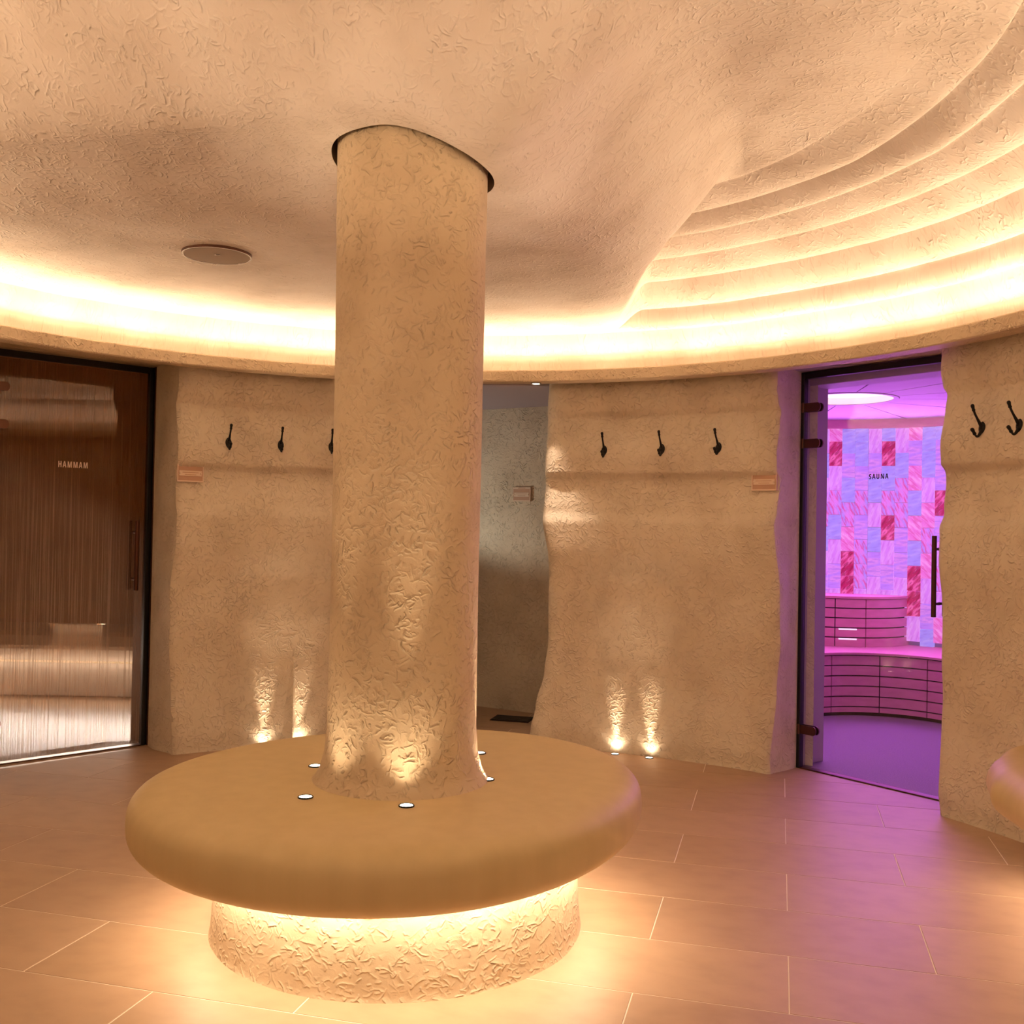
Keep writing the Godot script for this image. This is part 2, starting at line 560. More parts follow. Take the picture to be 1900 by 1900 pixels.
func make_sign(p: Vector3, out_dir: Vector3, label: String) -> Node3D:
	var t := thing("wall_sign")
	t.transform = frame_at(p, out_dir)
	obj("panel", Mesher.new().box(Transform3D(Basis(), Vector3(0, 0, 0.006)), Vector3(0.146, 0.1, 0.012), 0.0015).done(), M.sign_dark, t)
	var rim := Mesher.new()
	for e: Array in [[0.0, 0.044, 0.146, 0.012], [0.0, -0.046, 0.146, 0.008], [-0.070, -0.001, 0.006, 0.082], [0.070, -0.001, 0.006, 0.082]]:
		rim.box(Transform3D(Basis(), Vector3(e[0], e[1], 0.0128)), Vector3(e[2], e[3], 0.003), 0.0006)
	obj("rim", rim.done(), M.sign, t)
	obj("title_bar", Mesher.new().box(Transform3D(Basis(), Vector3(0, 0.044, 0.0146)), Vector3(0.060, 0.005, 0.0012), 0.0003).done(), M.sign_dark, t)
	obj("text_plate", Mesher.new().box(Transform3D(Basis(), Vector3(0, -0.002, 0.0135)), Vector3(0.124, 0.030, 0.004), 0.0012).done(), M.sign, t)
	for k in 2:
		obj("text_line", Mesher.new().box(Transform3D(Basis(), Vector3(0, [0.003, -0.009][k], 0.0158)), Vector3([0.088, 0.062][k], 0.0035, 0.0012), 0.0003).done(), M.sign_dark, t)
	for s: float in [-1.0, 1.0]:
		var sc := Mesher.new()
		sc.tube([Vector3(s * 0.057, -0.002, 0.014), Vector3(s * 0.057, -0.002, 0.0195), Vector3(s * 0.057, -0.002, 0.0205)], [0.0055, 0.0055, 0.003], 10)
		obj("screw", sc.done(), M.sign, t)
	tag(t, label, "sign")
	return t

func door(called: String, a: Vector3, u: Vector3, word: String, label: String, glass: Material, word_at: float, word_w: float, word_h: float, letter: Material) -> Node3D:
	# a: floor corner, u: along the door; the local x of the door runs along u, z into the room
	var t := Node3D.new()
	t.name = called
	add_child(t)
	t.transform = Transform3D(Basis(u, Vector3.UP, u.cross(Vector3.UP)), a)
	var W := 0.915
	var fr := Mesher.new()
	for e: Array in [[0.0, 1.1, 0.0], [W, 1.1, 0.0]]:
		fr.box(Transform3D(Basis(), Vector3(e[0] + (0.014 if e[0] == 0.0 else -0.014), 1.098, 0.0)), Vector3(0.028, 2.196, 0.04), 0.003)
	fr.box(Transform3D(Basis(), Vector3(W / 2, 2.178, 0.0)), Vector3(W - 0.056, 0.036, 0.04), 0.003)
	obj("frame", fr.done(), M.black, t)
	var li := Mesher.new()                           # slim brown lining outside the frame
	for e: Array in [[-0.006, 1.1, 0.012, 2.2], [W + 0.006, 1.1, 0.012, 2.2]]:
		li.box(Transform3D(Basis(), Vector3(e[0], e[1], 0.008)), Vector3(e[2], e[3], 0.05), 0.002)
	obj("lining", li.done(), M.bronze_rail, t)
	obj("glass_pane", Mesher.new().box(Transform3D(Basis(), Vector3(W / 2, 1.085, -0.004)), Vector3(W - 0.058, 2.142, 0.01), 0.0008).done(), glass, t)
	obj("threshold", Mesher.new().box(Transform3D(Basis(), Vector3(W / 2, 0.003, -0.004)), Vector3(W - 0.056, 0.008, 0.05), 0.002).done(), M.bronze_rail, t)
	for y: float in [2.0, 1.80, 0.215]:
		var h := Mesher.new()
		var sx := 1.0
		var x0 := 0.028
		for zz: float in [0.006, -0.014]:
			# clamp plate with a round nose
			var pts := []
			pts.append(Vector2(-0.012, -0.024))
			for k in 9:
				var an := -PI / 2 + PI * k / 8.0
				pts.append(Vector2(0.082 + 0.018 * cos(an), 0.024 * sin(an)))
			pts.append(Vector2(-0.012, 0.024))
			var front := []
			for q: Vector2 in pts: front.append(Vector3(x0 + sx * q.x, y + q.y, zz + 0.008 * signf(zz)))
			h.face(front, Vector3(0, 0, signf(zz)))
			for k in pts.size():
				var q0: Vector3 = front[k]
				var q1: Vector3 = front[(k + 1) % pts.size()]
				h.face([q0, q1, q1 - Vector3(0, 0, 0.008 * signf(zz)), q0 - Vector3(0, 0, 0.008 * signf(zz))], (q0 + q1) / 2.0 - Vector3(x0 + sx * 0.04, y, zz))
		var hg := obj("hinge", h.done(), M.bronze, t)
		obj("knuckle", Mesher.new().box(Transform3D(Basis(), Vector3(x0 - sx * 0.008, y, 0.012)), Vector3(0.014, 0.056, 0.026), 0.003).done(), M.bronze, hg)
	var hx := W - 0.095
	for s: float in [1.0, -1.0]:
		var bar := Mesher.new()
		bar.tube([Vector3(hx, 0.90, s * 0.052), Vector3(hx, 0.902, s * 0.052), Vector3(hx, 1.298, s * 0.052), Vector3(hx, 1.30, s * 0.052)], [0.0105, 0.012, 0.012, 0.0105], 20)
		var hb := obj("handle_bar", bar.done(), M.bronze_rail, t)
		for y: float in [0.965, 1.235]:
			var pin := Mesher.new()
			pin.tube([Vector3(hx, y, s * 0.003), Vector3(hx, y, s * 0.025), Vector3(hx, y, s * 0.046)], [0.008, 0.0065, 0.0065], 12)
			obj("standoff", pin.done(), M.bronze_rail, hb)
	var tm := TextMesh.new()
	tm.text = word
	var f := SystemFont.new()
	f.font_names = PackedStringArray(["Droid Sans"])
	f.font_weight = 600
	var fv := FontVariation.new()
	fv.base_font = f
	fv.spacing_glyph = 9
	tm.font = fv
	tm.font_size = 64
	tm.depth = 0.05
	tm.pixel_size = 0.01
	var bb := tm.get_aabb()
	var lt := obj("lettering", tm, letter, t)
	var sx2 := word_w / bb.size.x
	var sy2 := word_h / bb.size.y
	lt.transform = Transform3D(Basis().scaled(Vector3(sx2, sy2, 0.03)), Vector3(word_at - (bb.position.x + bb.size.x / 2) * sx2, 1.605 - (bb.position.y + bb.size.y / 2) * sy2, 0.0022))
	tag(t, label, "door", "", "structure")
	return t

func arc_board(c: Vector3, r: float, thick: float, y0: float, y1: float, a0: float, a1: float, n: int, inner: bool) -> ArrayMesh:
	# curved board; the visible face at radius r (looking to the axis when inner)
	var r2 := r + thick if inner else r - thick
	var pr := [Vector2(r2, y0), Vector2(r, y0 + 0.0), Vector2(r, y1), Vector2(r2, y1), Vector2(r2, y0)]
	var m := Mesher.new()
	var am := (a0 + a1) / 2.0
	var ref := c + Vector3(sin(am), 0, -cos(am)) * (r + r2) / 2.0 + Vector3(0, (y0 + y1) / 2.0, 0)
	for k in 4:
		m.lathe([pr[k], pr[k + 1]], c, a0, a1, n, ref if k % 2 == 0 else (c + Vector3(0, (y0 + y1) / 2, 0) if (inner and k == 1) or (not inner and k == 3) else c + Vector3(0, (y0 + y1) / 2, 0)), (k % 2 == 0) or (k == 1) != inner)
	for a: float in [a0, a1]:
		var e := Vector3(sin(a), 0, -cos(a))
		m.face([c + e * r + Vector3(0, y0, 0), c + e * r2 + Vector3(0, y0, 0), c + e * r2 + Vector3(0, y1, 0), c + e * r + Vector3(0, y1, 0)], Vector3(cos(a), 0, sin(a)) * (1.0 if a == a1 else -1.0))
	return m.done()

func _ready() -> void:
	rng.seed = 4
	low.seed = 9
	low.frequency = 0.02
	# --- camera, surroundings, exposure
	var cam := Camera3D.new()
	cam.name = "camera"
	cam.transform = Transform3D(Basis(Vector3.RIGHT, 0.0158) * Basis(Vector3.BACK, 0.01874), Vector3(0, 1.3, 0))
	cam.fov = 53.785
	cam.near = 0.05
	cam.current = true
	add_child(cam)
	var env := Environment.new()
	env.background_mode = Environment.BG_COLOR
	env.background_color = Color(0, 0, 0)
	env.tonemap_mode = Environment.TONE_MAPPER_LINEAR
	env.tonemap_exposure = 1.15
	env.sdfgi_enabled = true
	env.ssao_enabled = true
	env.ssil_enabled = true
	var we := WorldEnvironment.new()
	we.name = "surroundings"
	we.environment = env
	add_child(we)
	const WARM := Color(1.0, 0.862, 0.685)
	const COVE := 0.23
	const UNDER := 0.083
	const BEAM := 1.6
	# cove strip: a ring of upward lights behind the lip
	for k in 36:
		var a := k * 10.0 + 5.0
		var p := pol(2.53, a, 2.204)
		area(p, Vector3.UP + (C - p).normalized() * Vector3(0.8, 0, 0.8), Vector2(0.44, 0.02), COVE, WARM, pol(1.0, a + 90.0, 0.0) - C)
	make_materials()
	build_shell()
	build_sauna()
	build_hammam()
	build_alcove()
	build_middle(WARM, UNDER, BEAM)
	build_small(WARM, BEAM)

func build_shell() -> void:
	# ceiling
	var smap := PackedFloat32Array()
	var counts := [8, 10, 18, 26, 26, 26, 26, 26, 24, 26, 40]
	for k in counts.size():
		for j in counts[k]:
			var f: float = float(j) / counts[k]
			smap.append(k + (f * f if k >= 1 and k <= 8 else f))
	smap.append(float(RIB.size() - 1))
	var ns := smap.size() - 1
	var m := Mesher.new()
	m.grid(ns, 900, func(a: float, b: float) -> Vector3: return ceiling_point(smap[roundi(a * ns)], b * 360.0), func(_a: float, _b: float, q: Vector3) -> Vector2: return Vector2(q.x, q.z) / TEX, C + Vector3(0, 0.5, 0), false)
	var ce := obj("ceiling", m.done(), M.ceiling)
	tag(ce, "hand-plastered vaulted ceiling with curved ribs on the right", "ceiling", "", "structure")
	# the dark slot round the column and the slab above
	var hole := Mesher.new()
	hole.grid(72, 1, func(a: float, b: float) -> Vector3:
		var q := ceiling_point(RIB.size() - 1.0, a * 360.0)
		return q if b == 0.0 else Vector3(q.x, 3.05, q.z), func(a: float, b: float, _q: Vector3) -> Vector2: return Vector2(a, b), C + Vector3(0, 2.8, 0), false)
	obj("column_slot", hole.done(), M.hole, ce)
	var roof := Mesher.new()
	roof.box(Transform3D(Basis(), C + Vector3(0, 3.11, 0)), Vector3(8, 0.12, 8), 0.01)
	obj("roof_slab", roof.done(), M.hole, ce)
	# cornice ring with the light trough
	var ring := Mesher.new()
	ring.lathe([Vector2(3.3, 2.203), Vector2(2.60, 2.203), Vector2(2.565, 2.145), Vector2(2.452, 2.14), Vector2(2.447, 2.146), Vector2(2.447, 2.2), Vector2(2.452, 2.206), Vector2(2.468, 2.206), Vector2(2.472, 2.2), Vector2(2.472, 2.166), Vector2(2.585, 2.168), Vector2(2.60, 2.21), Vector2(2.70, 2.213)], C, 0.0, TAU, 240, C + Vector3(0, 2.17, 0), true)
	# each facet looks to the open side: fix by face direction
	var trim := obj("trim_1", ring_fix(ring), M.column)
	tag(trim, "narrow plaster cornice ring hiding the cove light around the room", "cornice", "", "structure")
	var st := Mesher.new()
	st.lathe([Vector2(2.512, 2.168), Vector2(2.512, 2.199), Vector2(2.546, 2.199), Vector2(2.546, 2.168)], C, 0.0, TAU, 180, C + Vector3(0, 2.0, 0), true)
	obj("led_strip", st.done(), M.led, trim)
	# walls
	var pier_l := [[0.0, 9.7], [0.096, 10.15], [0.231, 10.75], [0.447, 11.8], [0.636, 12.25], [1.105, 12.35], [1.388, 11.45], [1.603, 11.6], [1.902, 11.75], [2.17, 12.0]]
	var pier_r := [[0.015, 40.3], [0.462, 41.2], [0.754, 41.85], [1.068, 41.95], [1.435, 41.3], [2.169, 41.5]]
	var bl := [[0.015, -33.7], [0.309, -34.1], [0.667, -34.6], [0.906, -34.8], [1.204, -34.45], [1.503, -34.25], [2.162, -34.55]]
	var wr := [[0.009, 60.2], [0.663, 60.95], [0.914, 61.35], [1.287, 61.5], [1.536, 61.1], [2.136, 61.3]]
	wall_segment("wall_back_left", bl, [[0.0, -8.0], [2.2, -8.5]], [-34.75, -8.3], "rippled plaster wall between the steam room door and the passage", 0.02, 0.06)
	wall_segment("wall_back_right", pier_l, pier_r, [12.2, 40.9], "rippled plaster wall with three hooks left of the sauna door", 0.09, 0.02)
	wall_segment("wall_right", wr, [[0.0, 124.0], [2.2, 124.0]], [58.9, 124.0], "curved plaster wall right of the sauna door behind the wall bench", 0.02, 0.06, 0.02)
	wall_segment("wall_left", [[0.0, -128.0], [2.2, -128.0]], [[0.0, -57.0], [2.2, -57.0]], [-128.0, -52.2], "curved plaster wall left of the steam room door", 0.06, 0.02, 0.03)
	# entrance lobby behind the camera, open to the round room over its whole width
	var lob := Mesher.new()
	var x0 := -2.95
	var x1 := 2.25
	lob.box(Transform3D(Basis(), Vector3(x0 - 0.06, 1.1, -0.1)), Vector3(0.12, 2.3, 3.7), 0.01, 1.0 / TEX)
	lob.box(Transform3D(Basis(), Vector3(x1 + 0.06, 1.1, -0.2)), Vector3(0.12, 2.3, 3.9), 0.01, 1.0 / TEX)
	lob.box(Transform3D(Basis(), Vector3(-0.35, 1.1, 1.66)), Vector3(5.4, 2.3, 0.12), 0.01, 1.0 / TEX)
	tag(obj("wall_front", lob.done(), M.plaster), "plain plaster walls of the entrance lobby behind the viewpoint", "wall", "", "structure")
	var lc := Mesher.new()
	lc.grid(60, 1, func(a: float, b: float) -> Vector3:
		var an := deg_to_rad(lerpf(118.0, 238.0, a))
		var d := Vector3(sin(an), 0, -cos(an))
		var far := 8.0
		if d.z > 0.01: far = minf(far, (1.62 - C.z) / d.z)
		if d.x > 0.01: far = minf(far, (x1 + 0.05 - C.x) / d.x)
		if d.x < -0.01: far = minf(far, (x0 - 0.05 - C.x) / d.x)
		return C + d * (3.2 if b == 0.0 else maxf(far, 3.22)) + Vector3(0, 2.2 + b * 0.004, 0), func(_a: float, _b: float, q: Vector3) -> Vector2: return Vector2(q.x, q.z) / TEX, C + Vector3(0, 4, 0), true)
	tag(obj("ceiling_lobby", lc.done(), M.plaster), "flat plaster ceiling of the entrance lobby behind the viewpoint", "ceiling", "", "structure")
	var lamp := thing("added_lobby_lamp", Vector3(-0.35, 2.2, 0.75))  # added lamp out of view, put in to brighten the round room's walls
	obj("frame", Mesher.new().box(Transform3D(Basis(), Vector3(0, -0.012, 0)), Vector3(1.3, 0.03, 0.9), 0.006).done(), M.steel, lamp)
	obj("diffuser", Mesher.new().box(Transform3D(Basis(), Vector3(0, -0.028, 0)), Vector3(1.22, 0.008, 0.82), 0.002).done(), glow(Color(1.0, 0.86, 0.68), 0.9), lamp)
	area(Vector3(0, -0.036, 0), Vector3.DOWN, Vector2(1.2, 0.8), LOBBY_FILL, Color(1.0, 0.862, 0.685), Vector3.RIGHT, lamp)
	tag(lamp, "added flat ceiling lamp, unseen behind the viewpoint, brightening the room walls", "lamp")
	# floor: screed with stone tiles laid in running bond
	var fl := Mesher.new()
	fl.face([Vector3(-4.6, -0.0011, 1.8), Vector3(4.6, -0.0011, 1.8), Vector3(4.6, -0.0011, -9.0), Vector3(-4.6, -0.0011, -9.0)], Vector3.UP)
	fl.face([Vector3(-4.6, -0.1, 1.8), Vector3(4.6, -0.1, 1.8), Vector3(4.6, -0.1, -9.0), Vector3(-4.6, -0.1, -9.0)], Vector3.DOWN)
	var floor_ := obj("floor", fl.done(), M.grout)
	tag(floor_, "floor of large pale stone tiles in running bond with light joints", "floor", "", "structure")
	var yaw := 0.2595
	var ax := Vector3(cos(yaw), 0, sin(yaw))          # along the rows
	var bx := Vector3(sin(yaw), 0, -cos(yaw))         # across the rows, away from the camera
	var w := 0.38683
	var half := 0.42528
	var gapw := 0.0034
	var tile_mesh := Mesher.new().box(Transform3D(Basis(), Vector3(0, -0.005, 0)), Vector3(half * 2 - gapw, 0.01, w - gapw), 0.0011).done()
	for k in range(-13, 13):
		for j in range(-9, 12):
			var even := posmod(k, 2) == 0
			var ca := 0.0435 + (2 * j + (1 if even else 0)) * half
			var cb := 2.85794 + (k + 0.5) * w
			var p := ax * ca + bx * cb
			var rr := Vector2(p.x - C.x, p.z - C.z).length()
			var lobby := absf(p.x + 0.35) < 2.9 and p.z > -2.2 and p.z < 1.8
			var passage := p.x > -1.7 and p.x < 0.9 and p.z < -5.6 and p.z > -7.7
			if rr > 3.3 and not lobby and not passage: continue
			if p.distance_to(SC) < 1.05: continue
			var o := MeshInstance3D.new()
			o.name = "tile"
			o.mesh = tile_mesh
			o.material_override = M.tiles[rng.randi() % 4]
			o.transform = Transform3D(Basis(ax, Vector3.UP, -bx), p)
			floor_.add_child(o, true)

func ring_fix(ring: Mesher) -> ArrayMesh:
	# turn every facet of the cornice to the side that is open: soffit down, face to the room, trough up
	var per := 241 * 2
	for k in ring.v.size() / per:
		var q := ring.v[k * per]
		var e := Vector3(q.x - C.x, 0, q.z - C.z).normalized()
		var want: Vector3 = [Vector3.DOWN, Vector3.DOWN - e * 0.5, Vector3.DOWN, Vector3.DOWN - e, -e, Vector3.UP - e, Vector3.UP, Vector3.UP + e, e, Vector3.UP, Vector3.UP, Vector3.UP][k]
		if ring.n[k * per].dot(want) < 0.0:
			for j in range(k * per, (k + 1) * per): ring.n[j] = -ring.n[j]
			var f: int = ring.i.size() / (ring.v.size() / per)
			for j in range(k * f, (k + 1) * f, 3):
				var s := ring.i[j + 1]
				ring.i[j + 1] = ring.i[j + 2]
				ring.i[j + 2] = s
	return ring.done()

func sp(r: float, deg: float, y: float) -> Vector3:
	var a := deg_to_rad(deg)
	return SC + Vector3(sin(a) * r, y, -cos(a) * r)

func brick_texture(kind: int) -> ImageTexture:
	var nz := FastNoiseLite.new()
	nz.seed = 40 + kind
	nz.frequency = 0.035
	nz.fractal_octaves = 4
	nz.domain_warp_enabled = true
	nz.domain_warp_amplitude = 18.0
	nz.domain_warp_frequency = 0.03
	var pal: Array = [
		[Color(0.68, 0.58, 1.0), Color(0.76, 0.64, 1.0), Color(0.62, 0.46, 0.93)],
		[Color(0.88, 0.52, 0.98), Color(0.93, 0.64, 1.0), Color(0.80, 0.40, 0.88)],
		[Color(0.96, 0.48, 0.88), Color(1.0, 0.64, 0.95), Color(0.88, 0.25, 0.64)],
		[Color(0.76, 0.10, 0.38), Color(0.97, 0.42, 0.72), Color(0.50, 0.02, 0.22)],
		[Color(0.78, 0.52, 1.0), Color(0.90, 0.58, 0.97), Color(0.68, 0.42, 0.92)],
		[Color(0.92, 0.52, 0.95), Color(0.74, 0.56, 1.0), Color(0.90, 0.16, 0.48)]][kind]
	var im := Image.create(64, 128, false, Image.FORMAT_RGB8)
	var an: float = [0.3, 1.3, -0.7, 0.9, 0.0, -1.2][kind]
	for y in 128:
		for x in 64:
			var px := x * cos(an) - y * sin(an)
			var py := x * sin(an) + y * cos(an)
			var f := nz.get_noise_2d(px * 0.22, py * 0.9)
			var c: Color = pal[0].lerp(pal[1], clampf(f * 1.6 + 0.4, 0, 1))
			var vein := clampf((absf(nz.get_noise_2d(px * 0.25 + 300, py * 1.3)) - 0.2) * 4.0, 0, 1)
			im.set_pixel(x, y, c.lerp(pal[2], vein * 0.55))
	return ImageTexture.create_from_image(im)

func build_sauna() -> void:
	var A := Vector3(1.613, 0, -5.645)
	var u := Vector3(0.62, 0, 0.784).normalized()
	door("door_2", A, u, "SAUNA", "clear glass sauna door in a black frame, pink light behind", M.glass, 0.482, 0.112, 0.027, M.ink)
	# reveal behind the door
	var rev := Mesher.new()
	var z := Vector3(u.z, 0, -u.x)                    # away from the round room
	for e: Array in [[-0.05, 2.2], [0.965, 2.2]]:
		rev.box(Transform3D(Basis(u, Vector3.UP, u.cross(Vector3.UP)), A + u * e[0] + z * 0.13 + Vector3(0, 1.1, 0)), Vector3(0.1, 2.2, 0.24), 0.004, 1.0 / TEX)
	rev.box(Transform3D(Basis(u, Vector3.UP, u.cross(Vector3.UP)), A + u * 0.457 + z * 0.16 + Vector3(0, 2.17, 0)), Vector3(0.92, 0.075, 0.18), 0.004, 1.0 / TEX)
	tag(obj("trim_2", rev.done(), M.panel), "pale reveal behind the sauna door glass, lit purple", "reveal", "", "structure")
	# floor of the sauna
	var fl := Mesher.new()
	fl.grid(96, 3, func(a: float, b: float) -> Vector3:
		var d := Vector3(sin(a * TAU), 0, -cos(a * TAU))
		var rr := 1.7
		if d.dot(z) < -0.01: rr = minf(rr, ((A + z * 0.01 - SC).dot(z)) / d.dot(z))
		return SC + d * rr * b + Vector3(0, 0.0006, 0), func(_a: float, _b: float, q: Vector3) -> Vector2: return Vector2(q.x, q.z), SC - Vector3(0, 1, 0), true)
	tag(obj("floor_sauna", fl.done(), M.sauna_floor), "speckled sauna floor seen through the glass door", "floor", "", "structure")
	# shell: plain drum behind the bricks, open towards the door
	var dr := atan2(A.x + u.x * 0.46 - SC.x, -(A.z + u.z * 0.46 - SC.z))
	var half := 0.36
	var sh := Mesher.new()
	sh.lathe([Vector2(1.42, 0.0), Vector2(1.42, 2.3)], SC, dr + half, dr + TAU - half, 72, SC, false)
	var shell := obj("wall_sauna", sh.done(), M.panel)
	tag(shell, "curved sauna wall of backlit salt bricks above the benches", "wall", "", "structure")
	# salt bricks, running bond stood on end
	var kinds := []
	for k in 6:
		var bm := StandardMaterial3D.new()
		var tx := brick_texture(k)
		bm.albedo_texture = tx
		bm.roughness = 0.5
		bm.emission_enabled = true
		bm.emission = Color.WHITE
		bm.emission_operator = BaseMaterial3D.EMISSION_OP_MULTIPLY
		bm.emission_texture = tx
		bm.albedo_color = Color(0.5, 0.5, 0.5)
		bm.emission_energy_multiplier = 0.74
		kinds.append(bm)
	var bw := 0.1002
	var bh := 0.194
	var meshes := []
	for k in 3:
		meshes.append(brick_mesh(Vector3(bw - 0.003, bh - 0.003, 0.05), k))
	var dstep := rad_to_deg(bw / 1.375)
	var r2 := RandomNumberGenerator.new()
	r2.seed = 12
	# kinds from the top brick down, for the columns that show through the door
	var seen_columns := ["101501441", "231501411", "040523351", "004545511", "140104111", "030531411", "105544111", "2420203311", "001252140", "044341512"]
	for col in range(-9, 16):
		var deg := 4.83 + col * dstep
		for row in 10:
			var top := 2.132 - row * bh if posmod(col, 2) == 0 else 2.132 - (row - 0.5) * bh
			if col >= 0 and col % 2 == 1: top = 2.035 - (row - 1) * bh
			elif col >= 0: top = 1.941 - (row - 1) * bh
			if top - bh < 0.3: continue
			var pick := r2.randf()
			var kind := 0 if pick < 0.27 else (4 if pick < 0.46 else (1 if pick < 0.62 else (2 if pick < 0.74 else (5 if pick < 0.86 else 3))))
			if col >= 0 and col < 10 and row < seen_columns[col].length(): kind = int(seen_columns[col][row])
			var o := MeshInstance3D.new()
			o.name = "salt_brick"
			o.mesh = meshes[r2.randi() % 3]
			o.material_override = kinds[kind]
			var p := sp(1.375 + r2.randf_range(-0.003, 0.003), deg, top - bh / 2)
			o.transform = frame_at(p, SC + Vector3(0, p.y, 0) - p)
			if r2.randf() < 0.5: o.rotate_object_local(Vector3(0, 0, 1), PI)
			shell.add_child(o, true)
	# light of the wall of bricks
	for k in 4:
		var deg := -18.0 + k * 26.0
		var p := sp(1.31, deg, 1.45)
		area(p, SC + Vector3(0, 1.3, 0) - p, Vector2(0.56, 1.2), 1.75, Color(0.82, 0.42, 1.0), Vector3.ZERO, shell)
	# band under the ceiling
	var band := Mesher.new()
	band.lathe([Vector2(1.36, 2.135), Vector2(1.30, 2.135), Vector2(1.30, 2.2)], SC, dr + half, dr + TAU - half, 72, SC + Vector3(0, 1.5, 0), false)
	tag(obj("trim_3", band.done(), M.wood), "rosy wooden band between salt bricks and sauna ceiling", "trim", "", "structure")
	# ceiling of wedge panels round a round lamp
	var lc := Vector3(2.21, 2.2, -6.71)
	var top := Mesher.new()
	for e: Array in [[2.262, 1.0], [2.33, -1.0]]:
		top.grid(48, 1, func(a: float, b: float) -> Vector3: return SC + Vector3(sin(a * TAU) * 1.45 * b, e[0], -cos(a * TAU) * 1.45 * b), func(_a: float, _b: float, q: Vector3) -> Vector2: return Vector2(q.x, q.z), SC + Vector3(0, e[0] + e[1], 0), true)
	var ceil := obj("ceiling_sauna", top.done(), M.gap)
	tag(ceil, "sauna ceiling of wedge panels around a round lamp", "ceiling", "", "structure")
	var nw := 12
	var reach := func(an: float) -> float:            # as far as the round wall
		var d := Vector3(sin(an), 0, -cos(an))
		var o := (lc - SC) * Vector3(1, 0, 1)
		var b := o.dot(d)
		return -b + sqrt(b * b - o.length_squared() + 1.44 * 1.44)
	for k in nw:
		var a0 := TAU * k / nw + 0.14
		var a1 := TAU * (k + 1) / nw + 0.14 - 0.018
		var wd := Mesher.new()
		wd.grid(8, 1, func(a: float, b: float) -> Vector3:
			var an := lerpf(a0, a1, a)
			return lc + Vector3(sin(an) * lerpf(0.335, reach.call(an), b), 0.0, -cos(an) * lerpf(0.335, reach.call(an), b)), func(_a: float, _b: float, q: Vector3) -> Vector2: return Vector2(q.x, q.z), lc + Vector3(0, 1, 0), true)
		for e: float in [a0, a1]:
			var d := Vector3(sin(e), 0, -cos(e))
			wd.face([lc + d * 0.335, lc + d * reach.call(e), lc + d * reach.call(e) + Vector3(0, 0.018, 0), lc + d * 0.335 + Vector3(0, 0.018, 0)], Vector3(cos(e), 0, sin(e)) * (1.0 if e == a1 else -1.0))
		obj("panel", wd.done(), M.panel, ceil)
	var lamp := thing("ceiling_lamp", lc)
	var rim := Mesher.new()
	rim.lathe([Vector2(0.331, 0.02), Vector2(0.331, -0.004), Vector2(0.300, -0.004), Vector2(0.300, 0.05)], Vector3.ZERO, 0, TAU, 64, Vector3(0, 0.5, 0), true)
	obj("rim", rim.done(), M.panel, lamp)
	var side := Mesher.new()
	side.lathe([Vector2(0.299, 0.0), Vector2(0.299, 0.05)], Vector3.ZERO, 0, TAU, 64, Vector3(0, 0.02, 0), false)
	obj("light_band", side.done(), glow(Color(1.0, 0.72, 0.60), 0.62), lamp)
	var dif := Mesher.new()
	dif.grid(64, 2, func(a: float, b: float) -> Vector3: return Vector3(sin(a * TAU) * 0.3 * b, 0.045, -cos(a * TAU) * 0.3 * b), func(a: float, b: float, _q: Vector3) -> Vector2: return Vector2(a, b), Vector3(0, 1, 0), true)
	obj("diffuser", dif.done(), glow(Color(1.0, 0.97, 0.93), 0.95), lamp)
	area(Vector3(0, -0.012, 0), Vector3.DOWN, Vector2(0.4, 0.4), 0.95, Color(1, 0.62, 0.95), Vector3.RIGHT, lamp)
	tag(lamp, "round white lamp recessed in the purple sauna ceiling", "lamp")
	# lower bench: concave slatted front under a curved seat
	var bc := Vector3(2.5, 0, -6.67)
	var lower := thing("sauna_bench")
	tag(lower, "lower sauna bench with a concave front of dark-jointed boards", "bench")
	var seat := Mesher.new()
	seat.grid(40, 1, func(a: float, b: float) -> Vector3:
		var an := deg_to_rad(lerpf(-80.0, 100.0, a))
		var p0 := bc + Vector3(sin(an), 0, -cos(an)) * 0.585
		var p1 := SC + Vector3(sin(an), 0, -cos(an)) * 1.39
		return (p0 if b == 0.0 else p1) + Vector3(0, 0.452, 0), func(_a: float, _b: float, q: Vector3) -> Vector2: return Vector2(q.x, q.z), bc, true)
	seat.lathe([Vector2(0.585, 0.437), Vector2(0.585, 0.452)], bc, deg_to_rad(-80), deg_to_rad(100), 40, bc + Vector3(0, 0.44, 0), false)
	obj("seat", seat.done(), M.wood, lower)
	var back := Mesher.new()
	back.lathe([Vector2(0.612, 0.0), Vector2(0.612, 0.44)], bc, deg_to_rad(-80), deg_to_rad(100), 40, bc, false)
	obj("backing", back.done(), M.gap, lower)
	var cuts := [-70.0, -19.0, 15.0, 46.0, 80.0]
	for k in cuts.size() - 1:
		for j in 6:
			var y1 := 0.4285 - j * 0.0737
			var y0 := maxf(y1 - 0.0645, 0.026)
			obj("slat", arc_board(bc, 0.596, 0.016, y0, y1, deg_to_rad(cuts[k] + 0.35), deg_to_rad(cuts[k + 1] - 0.35), 10, true), M.wood, lower)
	# raised drum with slats behind it
	var uc := Vector3(2.62, 0, -8.19)
	var upper := thing("slatted_drum")
	tag(upper, "raised slatted wooden drum bulging forward on the lower sauna bench", "bench")
	var utop := Mesher.new()
	utop.grid(30, 2, func(a: float, b: float) -> Vector3:
		var an := PI + lerpf(-1.5, 1.5, a)
		return uc + Vector3(sin(an) * 0.592 * b, 0.832, -cos(an) * 0.592 * b), func(_a: float, _b: float, q: Vector3) -> Vector2: return Vector2(q.x, q.z), uc, true)
